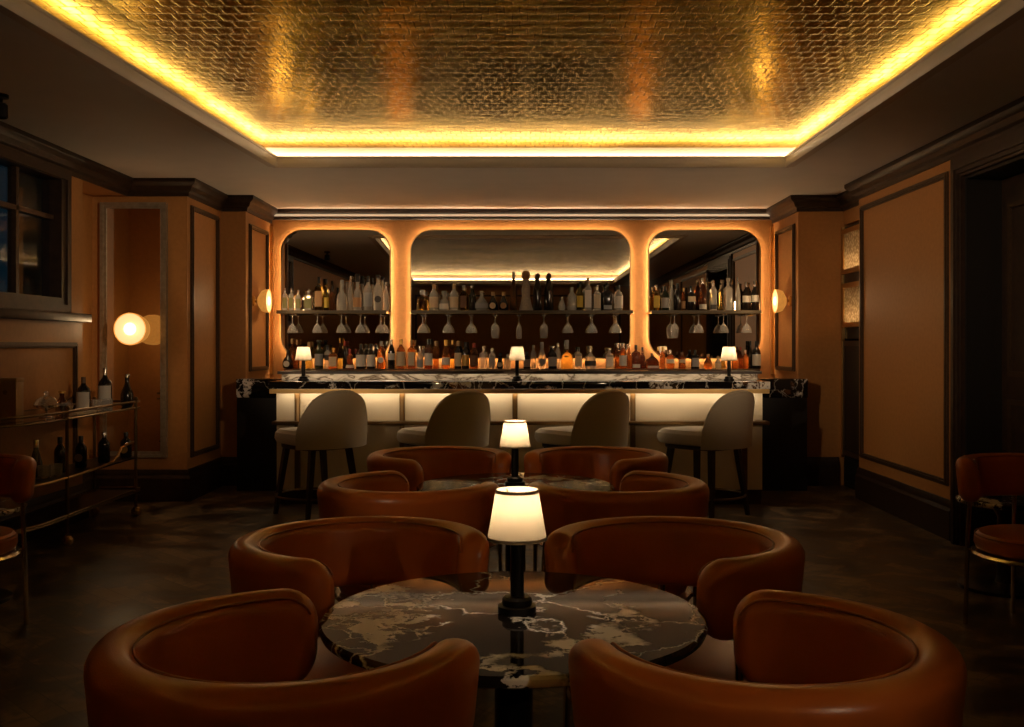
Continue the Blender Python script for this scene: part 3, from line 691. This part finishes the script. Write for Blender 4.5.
def sconce(loc, rot, label, rr, power, depth=.10):
    o = thing('wall_sconce', label, 'wall lamp', loc, 0, 'round alabaster wall sconces'); o.rotation_euler = rot
    MB().lathe([(0, 0), (.05, 0), (.05, .012), (.04, .018), (0, .018)], 28).build('backplate', 'brass', o)
    MB().lathe([(0, .018), (.014, .018), (.014, .06), (0, .06)], 16).build('stem', 'brass', o)
    z0 = .05; z1 = z0 + depth
    MB().lathe([(0, z0), (rr * .40, z0), (rr * .55, z0 + .012), (rr * .86, z0 + depth * .35), (rr * .97, z0 + depth * .7), (rr * .99, z1), (rr, z1 + .006), (rr * .94, z1 + .006), (rr * .94, z1 - .006)], 40).build('bowl', 'sconcebowl', o)
    MB().lathe([(0, z1 + .004), (rr * .94, z1 + .002), (rr * .94, z1 - .008), (0, z1 - .008)], 40).build('diffuser', 'sconceface', o)
    MB().lathe([(0, z1 + .016), (rr * .34, z1 + .012), (rr * .40, z1 + .003), (0, z1 + .002)], 32).build('glow_disc', 'bulbface', o)
    lamp('sconce_light', 'POINT', (0, 0, z1 + .13), power, (1, .66, .33), .05, o)
zsc = PZ(301, 9.98)
sconce((-XN, 9.98, zsc), (0, R(90), 0), 'round glowing sconce on the left side wall of the bar niche', .118, 2.6)
sconce((XN, 9.98, zsc), (0, R(-90), 0), 'round glowing sconce on the right side wall of the bar niche', .118, 2.6)

# tall wall mirror on the left
mx0, mx1, mz0, mz1 = PX(102, YM), PX(168, YM), PZ(457, YM), PZ(203, YM)
wm = thing('wall_mirror', 'tall narrow framed mirror behind the bottle trolley', 'mirror', ((mx0 + mx1) / 2, YM, mz0)); hw = (mx1 - mx0) / 2; mh = mz1 - mz0
MB().box(-hw + .03, hw - .03, -.03, -.005, .03, mh - .03).build('glass', 'clearmirror', wm)
MB().frame((0, 0, 0), (1, 0, 0), Z, (0, -1, 0), (-hw, hw), (0, mh), .028, (0, .05)).frame((0, 0, 0), (1, 0, 0), Z, (0, -1, 0), (-hw + .028, hw - .028), (.028, mh - .028), .025, (0, .04)).build('frame', 'silverframe', wm)
sconce((PX(143.5, YM), YM - .03, PZ(329.5, YM)), (R(90), 0, 0), 'large round glowing sconce mounted on the tall framed mirror', .137, 1.3, .22)

# ------------------------------------------------------------ round tables
def round_table(loc, r, h, label, first=None):
    o = thing('round_table', label, 'table', (*loc, 0), 0, 'round marble tables')
    t = MB().lathe([(0, h - .03), (r - .02, h - .03), (r - .004, h - .022), (r, h - .012), (r, h - .006), (r - .006, h), (0, h)], 96)
    t.build('marble_top', 'marble', o, smooth=30)
    MB().lathe([(0, h - .045), (r - .10, h - .045), (r - .08, h - .03), (0, h - .03)], 64).build('top_plate', 'black', o)
    MB().lathe([(0, .03), (.06, .035), (.048, .06), (.045, h - .1), (.075, h - .045), (0, h - .045)], 32).build('column', 'black', o)
    MB().lathe([(0, 0), (.25, 0), (.25, .018), (.22, .026), (.07, .036), (0, .036)], 48).build('base', 'black', o)
    return o
round_table(TN, .455, ZT_, 'nearest round table with dark veined marble top on black pedestal')
t2 = round_table(TF, .45, ZT_, 'farther round table with dark veined marble top, toward the bar')
t2.rotation_euler = (0, 0, 1.9)
t3 = round_table((2.71, 5.60), .26, .50, 'low dark marble side table behind the far right chair'); t3.rotation_euler = (0, 0, .8); t3.pop('group') if 'group' in t3 else None
t4 = round_table((-2.98, 5.30), .32, .50, 'low dark marble side table behind the far left chair'); t4.rotation_euler = (0, 0, 2.8)

# ------------------------------------------------------------ barrel chairs
RO, TH, BH, BZ = .362, .094, .212, .813
def sec(ang, d):
    """cross-section of the back band at polar angle ang, d = distance from the tip"""
    Rv, Rt = .075, .04
    sv = Rv - sqrt(max(0, Rv * Rv - max(0, Rv - d) ** 2)); st = Rt - sqrt(max(0, Rt * Rt - max(0, Rt - d) ** 2))
    hh = max(BH / 2 - sv * 1.0, .012); hw = max(TH / 2 - st * .95, .006); rc = min(.043, hh * .9, hw * .9)
    pts = []
    for cx, cz, a0 in ((hw - rc, hh - rc, 0), (-hw + rc, hh - rc, 90), (-hw + rc, -hh + rc, 180), (hw - rc, -hh + rc, 270)):
        for i in range(6):
            a = R(a0 + 90 * i / 5); pts.append((cx + rc * cos(a), cz + rc * sin(a)))
    out = []
    for x, z in pts:
        flare = .02 * (z / BH)                         # leans outward a little
        rad = RO - TH / 2 + x + flare
        out.append(Vector((rad * cos(ang), rad * sin(ang), BZ - BH / 2 + z)))
    return out
GAP = R(46)
def barrel_chair(label, group):
    o = thing('barrel_chair', label, 'chair', (0, 0, 0), 0, group)
    rm = RO - TH / 2; a0, a1 = GAP, 2 * pi - GAP; rs = []
    tips = [0, .001, .004, .01, .018, .028, .042, .058, .075]
    angs = [(a0 + d / rm, d) for d in tips] + [(a0 + .075 / rm + (a1 - a0 - .15 / rm) * i / 56, 1) for i in range(1, 56)] + [(a1 - d / rm, d) for d in tips[::-1]]
    b = MB().rings([sec(a, d) for a, d in angs]).build('backrest', 'leather', o, smooth=60)
    # piping along the inner and outer top edge
    for rad, nm in ((RO - TH + .016, 'piping'),):
        m = MB(); zt = BZ - .011
        pts = []
        for a, d in angs:
            if d < .01: continue
            sv = .075 - sqrt(max(0, .075 ** 2 - max(0, .075 - d) ** 2))
            pts.append(((rad) * cos(a), (rad) * sin(a), zt - sv))
        m.tube(pts, .003, 6); m.build(nm, 'piping', b)
    MB().lathe([(0, .375), (.255, .375), (.278, .385), (.288, .41), (.286, .44), (.265, .462), (.2, .470), (0, .472)], 56).build('seat', 'leather', o)
    MB().tube([(.283 * cos(2 * pi * i / 56), .283 * sin(2 * pi * i / 56), .452) for i in range(56)], .0035, 6, True).build('seat_piping', 'piping', o)
    MB().lathe([(.24, .352), (.296, .352), (.302, .362), (.296, .374), (.24, .374), (.24, .352)], 56).build('seat_frame', 'chrome', o)
    for a in (R(68), R(140), R(220), R(292)):
        m = MB(); rl = RO - TH / 2 - .012
        m.tube([((rl + .02) * cos(a), (rl + .02) * sin(a), 0), ((rl + .012) * cos(a), (rl + .012) * sin(a), .36), (rl * cos(a), rl * sin(a), BZ - BH + .03)], .011, 10)
        m.tube([(.298 * cos(a), .298 * sin(a), .363), ((rl + .012) * cos(a), (rl + .012) * sin(a), .363)], .009, 8)
        m.build('leg', 'chrome', o)
    return o
CH = [  # x, y, faces, label
 (-.444, 1.928, TN, 'cognac leather barrel chair nearest the camera on the left'),
 (.452, 1.92, (0, 2.42), 'cognac leather barrel chair nearest the camera on the right'),
 (-.46, 2.87, TN, 'cognac leather barrel chair on the far left side of the nearest table'),
 (.43, 2.87, TN, 'cognac leather barrel chair on the far right side of the nearest table'),
 (-.455, 4.05, TF, 'cognac leather barrel chair on the near left side of the farther table'),
 (.385, 4.05, TF, 'cognac leather barrel chair on the near right side of the farther table'),
 (-.42, 5.10, TF, 'cognac leather barrel chair on the bar side left of the farther table'),
 (.375, 5.10, TF, 'cognac leather barrel chair on the bar side right of the farther table'),
 (2.46, 4.75, (1.6, 3.9), 'cognac leather barrel chair beside the doorway at the right wall'),
 (-2.70, 4.72, (-1.8, 3.9), 'cognac leather barrel chair at left edge, in front of the trolley')]
first = None
for x, y, tgt, lb in CH:
    a = math.atan2(tgt[1] - y, tgt[0] - x)
    if first is None:
        first = barrel_chair(lb, 'cognac leather barrel chairs'); first.location = (x, y, 0); first.rotation_euler = (0, 0, a)
    else: dup(first, (x, y, 0), a, lb)

# ------------------------------------------------------------ bar stools (face local +x)
def bar_stool(label):
    o = thing('bar_stool', label, 'bar stool', (0, 0, 0), 0, 'cream bar stools at the bar')
    m = MB().lathe([(0, .565), (.20, .565), (.235, .575), (.25, .61), (.245, .655), (.22, .682), (.14, .692), (0, .694)], 48, mtx=Matrix.Translation((.11, 0, 0)) @ Matrix.Diagonal((1.25, 1, 1, 1)), sq=4.5)
    m.build('seat', 'cream', o)
    # wrapped back: grid on a curved plan, arched outline
    m = MB(); nu, nv = 28, 12; A = R(49); rows_o, rows_i = [], []
    def pt(u, v, off):
        hgt = .445 * (max(0, 1 - abs(u) ** 2.6)) ** .5
        z = .555 + (hgt - .0) * v
        rr = .40 + off + .05 * (z - .55)
        a = pi + u * A
        return Vector((rr * cos(a) + .135, rr * sin(a), z))
    loop = []
    T = .028
    for i in range(nu + 1):
        u = -.985 + 1.97 * i / nu; ring = []
        for j in range(nv + 1): ring.append(pt(u, j / nv, T * (1 - .0)))
        topo, topi = pt(u, 1, T), pt(u, 1, -T); mid = (topo + topi) / 2
        ring[-1] = ring[-1] - Vector((0, 0, .008)); ring.append(mid + Vector((0, 0, .010)))
        inner = [pt(u, j / nv, -T) for j in range(nv, -1, -1)]; inner[0] = inner[0] - Vector((0, 0, .008))
        ring += inner
        loop.append(ring)
    m.rings(loop); b = m.build('backrest', 'cream', o, smooth=70)
    m = MB(); pts = [pt(-.985 + 1.97 * i / 60, 1, T + .001) + Vector((0, 0, -.006)) for i in range(61)]; m.tube(pts, .0035, 6).build('piping', 'cream', b)
    MB().lathe([(0, .535), (.215, .535), (.222, .545), (.222, .566), (0, .566)], 48, mtx=Matrix.Translation((.09, 0, 0)) @ Matrix.Diagonal((1.2, 1, 1, 1)), sq=4).build('seat_frame', 'darkwood', o)
    for sx in (-1, 1):
        for sy in (-1, 1):
            m = MB(); t = Vector((.07 + sx * .20, sy * .165, .54)); bt = Vector((.07 + sx * .255, sy * .235, 0)); rs = []
            for k, hwid in ((0, .022), (.5, .020), (1, .014)):
                p = t.lerp(bt, k); rs.append([p + Vector((a * hwid, b_ * hwid, 0)) for a, b_ in ((1, 1), (-1, 1), (-1, -1), (1, -1))])
            m.rings(rs); m.build('leg', 'darkwood', o)
    MB().tube([(.07 + .325 * cos(2 * pi * i / 56), .325 * sin(2 * pi * i / 56), .165) for i in range(56)], .009, 8, True).build('foot_ring', 'darkbrass', o)
    return o
st = None
for px, lb in ((322, 'cream upholstered bar stool standing at the left end of the bar'), (446, 'cream upholstered bar stool, second from the left along the bar'),
               (586, 'cream upholstered bar stool, third from the left along the bar'), (711, 'cream upholstered bar stool standing at the right end of the bar')):
    loc = (PX(px, 7.98), 7.98, 0); a = R(132)
    if st is None: st = bar_stool(lb); st.location = loc; st.rotation_euler = (0, 0, a)
    else: dup(st, loc, a, lb)

# ------------------------------------------------------------ display case, right recess
dc = thing('display_case', 'tall brass-framed display case with two lit glass bays beyond the right wall panel', 'cabinet', (XC, (YR + YN) / 2, 0))
hy = (YN - YR) / 2 - .005
m = MB(); m.box(.40, .42, -hy, hy, 0, 2.5); m.box(0.0, .40, -hy, -hy + .02, 0, 2.5); m.box(0.0, .40, hy - .02, hy, 0, 2.5)
m.box(0, .40, -hy + .02, hy - .02, 0, .04); m.box(0, .4, -hy + .02, hy - .02, 2.47, 2.5); m.box(0, .4, -hy + .02, hy - .02, 1.42, 1.53)
m.build('carcass', 'blackpaint', dc)
MB().box(-.012, .39, -hy + .035, hy - .035, 1.945, 2.045).build('shelf', 'darkwood', dc)
def hammered_glass():
    m = bpy.data.materials.new('hammered_glass'); m.use_nodes = True; nt = m.node_tree
    nt.nodes.remove(nt.nodes['Principled BSDF']); out = nt.nodes['Material Output']
    g = N(m, 'ShaderNodeBsdfGlossy'); g.inputs['Roughness'].default_value = .2; g.inputs['Color'].default_value = (.7, .6, .45, 1)
    t = N(m, 'ShaderNodeBsdfTranslucent'); mp = coords(m)
    n = N(m, 'ShaderNodeTexVoronoi', Scale=38.0); L(m, mp, 'Vector', n, 'Vector')
    r = ramp(m, [(.1, (.85, .68, .46)), (.7, (.42, .30, .18))]); L(m, n, 'Distance', r, 'Fac'); L(m, r, 'Color', t, 'Color')
    bp = N(m, 'ShaderNodeBump'); bp.inputs['Strength'].default_value = .5; bp.inputs['Distance'].default_value = .01
    L(m, n, 'Distance', bp, 'Height'); L(m, bp, 'Normal', g, 'Normal')
    x = N(m, 'ShaderNodeMixShader'); x.inputs[0].default_value = .15; L(m, t, 0, x, 1); L(m, g, 0, x, 2); L(m, x, 0, out, 0); return m
M['hammered'] = hammered_glass()
for z0, z1 in ((1.53, 1.95), (2.04, 2.47)):
    d_ = MB().frame((0, 0, 0), (0, 1, 0), Z, (-1, 0, 0), (-hy + .03, hy - .03), (z0, z1), .045, (0, .03)).build('door', 'brass', dc)
    MB().box(.10, .13, -hy + .06, hy - .06, z0 + .005, z0 + .02).build('light_strip', 'led_case', dc)
    MB().box(-.02, -.014, -hy + .07, hy - .07, z0 + .04, z1 - .04).build('door_pane', 'hammered', d_)
MB().box(-.03, 0, hy - .03, hy, 0.28, 2.5).build('corner_post', 'brass', dc)
MB().frame((0, 0, 0), (0, 1, 0), Z, (-1, 0, 0), (-hy + .03, hy - .03), (.30, 1.40), .05, (0, .02)).build('lower_door', 'darkwood', dc)
MB().box(-.012, 0.0, -hy + .08, hy - .08, .35, 1.35).build('lower_panel', 'blackpaint', dc)

# ------------------------------------------------------------ trolley
CXF, CXB = -3.07, -3.40
cart = thing('bar_trolley', 'long brass bar trolley on casters carrying bottles below the window', 'trolley', (0, 0, 0))
def cart_out(inset=0.0):
    f, b = CXF - inset, CXB + inset; pts = []
    y0, y1 = 5.95 + inset, 8.05 - inset
    for i in range(9):
        a = R(180 - 90 * i / 8); pts.append((f - .33 + .33 + ((b - f) * (0.5 + .5 * cos(pi * i / 8)) if False else 0) + (b - f) * (1 - sin(R(90 * i / 8))), y0 + .55 * (1 - cos(R(90 * i / 8)))))
    pts += [(f, y1 - .02), (f - .03, y1), (b, y1)]
    return pts
for z, nm in ((.855, 'top_tray'), (.455, 'middle_tray'), (.19, 'bottom_tray')):
    op = cart_out(.012); m = MB(); m.rings([[Vector((x, y, z)) for x, y in op], [Vector((x, y, z + .012)) for x, y in op]])
    t = m.build(nm, M['clearmirror'] if z > .8 else M['black'], cart)
    if z > .8 or z < .3:
        rz = z + (.055 if z > .8 else .02)
        m = MB().tube([(x, y, rz) for x, y in cart_out()], .009, 8, True)
        m.tube([(x, y, z + .004) for x, y in cart_out()], .007, 8, True)
        m.build('rim_rail', 'darkbrass', t)
    else:
        pts = [(x, y, z + .01) for x, y in cart_out()[:9]] + [(CXF, 6.9, z + .01), (CXF, 7.3, z + .015), (CXF, 7.5, z + .03), (CXF, 7.6, z + .07), (CXF, 7.67, z + .12), (CXF, 7.9, z + .14)]
        MB().tube(pts, .009, 8).build('rim_rail', 'brass', t)
for x, y in ((CXF, 6.75), (CXF, 7.95), (CXB, 6.2), (CXB, 7.95)):
    p_ = MB().tube([(x, y, .075), (x, y, .925)], .012, 10).lathe([(0, .92), (.016, .92), (.018, .935), (.01, .947), (0, .95)], 12, (x, y, 0)).build('post', 'darkbrass', cart)
    cs = MB().lathe([(0, .03), (.02, .028), (.034, .018), (.037, .0), (.034, -.018), (.02, -.028), (0, -.03)], 20, mtx=Matrix.Translation((x, y, .038)) @ Matrix.Rotation(R(90), 4, 'X')).build('caster', 'brass', p_)
    MB().tube([(x - .0, y - .035, .038), (x, y - .035, .075), (x, y + .035, .075), (x, y + .035, .038)], .006, 6).build('caster_fork', 'darkbrass', p_)
ZTT = .868
GRP = 'bottles on the trolley'
bx = thing('gift_box', 'tall gold card bottle box on the near end of the trolley', 'box', (PX(9, 6.42), 6.42, ZTT))
MB().box(-.07, .07, -.05, .05, 0, .255, .003).build('box_body', 'goldbox', bx)
MB().box(-.073, .073, -.053, .053, .255, .28, .003).build('lid', 'goldbox', bx)
MB().lathe([(0, 0), (.015, 0), (.015, .001), (0, .001)], 20, mtx=Matrix.Translation((0, -.0505, .19)) @ Matrix.Rotation(R(90), 4, 'X')).build('emblem', 'darkbrass', bx)
# silver cloche on a stand
cl = thing('covered_bowl', 'cut-glass covered bowl on a stem near the trolley front', 'bowl', (PX(46, 6.80), 6.80, ZTT))
MB().lathe([(0, 0), (.045, 0), (.045, .006), (.01, .012), (.009, .045), (.03, .055), (.075, .07), (.082, .085), (.074, .085), (.03, .063), (0, .06)], 36).build('bowl', 'silver', cl)
MB().lathe([(.078, .086), (.074, .10), (.06, .125), (.03, .142), (.008, .148), (.014, .155), (.016, .168), (.008, .178), (0, .18)], 36).build('lid', 'stem', cl)
ib = thing('ice_bowl', 'small silver bowl of ice with tongs beside the covered bowl', 'bowl', (PX(64, 7.02), 7.02, ZTT))
MB().lathe([(0, 0), (.035, 0), (.05, .02), (.062, .06), (.066, .07), (.060, .07), (.045, .022), (0, .012)], 32).build('bowl', 'silver', ib)
m = MB()
for k in range(11):
    a = k * 2.4; rr = .04 * sqrt((k + .3) / 11); x, y, z = rr * cos(a), rr * sin(a), .05 + (k % 3) * .014
    m.obox((x, y, z), (cos(k), sin(k), 0), (-sin(k) * .9, cos(k) * .9, .43), (sin(k) * .4, -cos(k) * .4, .9), (-.013, .013), (-.013, .013), (-.013, .013))
o = m.build('ice', 'stem', ib); o['kind'] = 'stuff'
MB().tube([(.0, -.02, .07), (.05, -.03, .115), (.075, -.035, .13), (.055, -.01, .118), (.005, .02, .075)], .004, 6).build('tongs', 'silver', ib)
def cb(px, y, py, wpx, t, gm, cap, lab, lb, z=ZTT):
    return bottle(PX(px, y), y, z, t, wpx / FPX * y / 2, PZ(py, y) - z, gm, cap, lab, lb, GRP)
cb(62, 7.15, 391, 13, 'bulb', 'brown', 'gold_big', None, 'squat dark decanter with gold stopper on the trolley top')
cb(83.5, 7.40, 377, 13, 'wine', 'dark', 'brown', ('white', 'tall'), 'dark bottle with large white label and brown cap on the trolley top')
cb(105, 7.72, 368, 13, 'wine', 'dark', 'silver', ('white', 'tall'), 'taller dark bottle with white label on the trolley, in front of the mirror')
cb(127, 7.98, 374, 12.5, 'bulb', 'dark', 'silver_big', None, 'dark round bottle with silver neck at far end of the trolley')
def tumbler(px, y, z, label):
    o = MB().lathe([(0, 0), (.036, 0), (.040, .006), (.042, .085), (.0395, .085), (.036, .014), (0, .012)], 28, sq=0).build('tumbler', 'stem'); o.location = (PX(px, y), y, z)
    tag(o, label, 'glass', 'tumblers on the trolley'); return o
tumbler(97, 7.47, ZTT, 'clear tumbler on the trolley top, just left of the taller labelled bottle')
tumbler(107, 7.585, ZTT, 'clear tumbler on the trolley top, in front of the taller labelled bottle')
fold = MB().box(-.03, .03, -.16, .16, 0, .022, .008); fo = fold.build('folded_cloth', 'lab_cream'); fo.location = (-3.115, 7.10, ZTT); tag(fo, 'folded pale cloth lying along the front edge of the trolley top', 'cloth')
ZMT = .468
cb(36, 6.75, 440, 12, 'bulb', 'dark', 'silver', None, 'dark bottle on the trolley middle shelf behind the tumblers', ZMT)
cb(60, 7.0, 437, 11, 'wine', 'dark', 'black', None, 'plain dark bottle on the trolley middle shelf beside the post', ZMT)
cb(81, 7.3, 436, 11, 'wine', 'dark', 'black', ('tan', 'round'), 'dark bottle with round tan label on the trolley middle shelf', ZMT)
cb(104, 7.6, 432, 11, 'wine', 'dark', 'silver', None, 'dark bottle with silver cap on the trolley middle shelf', ZMT)
cb(126, 7.98, 432, 11, 'wine', 'dark', 'black', ('gold', 'round'), 'dark bottle with round gold label at far end of trolley middle shelf', ZMT)
tumbler(44, 6.7, ZMT, 'clear tumbler on the trolley middle shelf, left of a pair'); tumbler(56, 6.79, ZMT, 'clear tumbler on the trolley middle shelf, right of a pair')

# ceiling spotlights: the one at the edge of the picture and unseen ones added to light walls, bottles and tables
def spotlight(loc, label, aim=None, power=0, cone=60):
    sp = thing('ceiling_spotlight', label, 'spotlight', loc, 0, 'black ceiling spotlights')
    MB().lathe([(0, 0), (.045, 0), (.045, -.02), (.015, -.025), (.012, -.05), (0, -.05)], 24).build('mount', 'black', sp)
    d = (Vector(aim) - Vector(loc)).normalized() if aim else Vector((0, 0, -1))
    q = Vector((0, 0, -1)).rotation_difference(d).to_matrix().to_4x4(); q.translation = Vector((0, 0, -.085))
    MB().lathe([(0, .035), (.03, .035), (.04, .025), (.042, -.045), (.036, -.05), (.032, -.03), (0, -.03)], 24, mtx=q).build('head', 'black', sp)
    if power:  # only the added, unseen spotlights carry a lamp
        l = bpy.data.lights.new('added_spot_light', 'SPOT'); l.energy = power; l.color = (1, .73, .46); l.spot_size = R(cone); l.spot_blend = 1; l.shadow_soft_size = .035
        o = bpy.data.objects.new('added_spot_light', l); col.objects.link(o); o.parent = sp; o.location = Vector((0, 0, -.085)) + d * .055
        o.rotation_euler = Vector((0, 0, -1)).rotation_difference(d).to_euler()
spotlight((-3.0, 5.75, H), 'small black spotlight under the ceiling above the window')
spotlight((-2.62, .5, H), 'added black ceiling spotlight near the left wall aimed at the right wall panel', (3.0, 7.8, 1.8), 330, 24)
spotlight((2.36, 1.2, H), 'added black ceiling spotlight near the right wall aimed at the tall mirror', (-3.3, 8.5, 1.9), 230, 23)
spotlight((-2.74, -1.3, H), 'added black ceiling spotlight behind the seats aimed at the left bottles', (-1.4, 10.5, 1.6), 420, 15)
spotlight((2.65, -1.3, H), 'added black ceiling spotlight behind the seats aimed at the right bottles', (1.4, 10.5, 1.6), 420, 15)
spotlight((2.72, -2.0, H), 'added black ceiling spotlight at the back of the room aimed at the nearest table', (-.02, 2.36, .72), 60, 10)
spotlight((-2.8, -2.0, H), 'added black ceiling spotlight at the back of the room aimed at the farther table', (-.03, 4.57, .72), 90, 7)
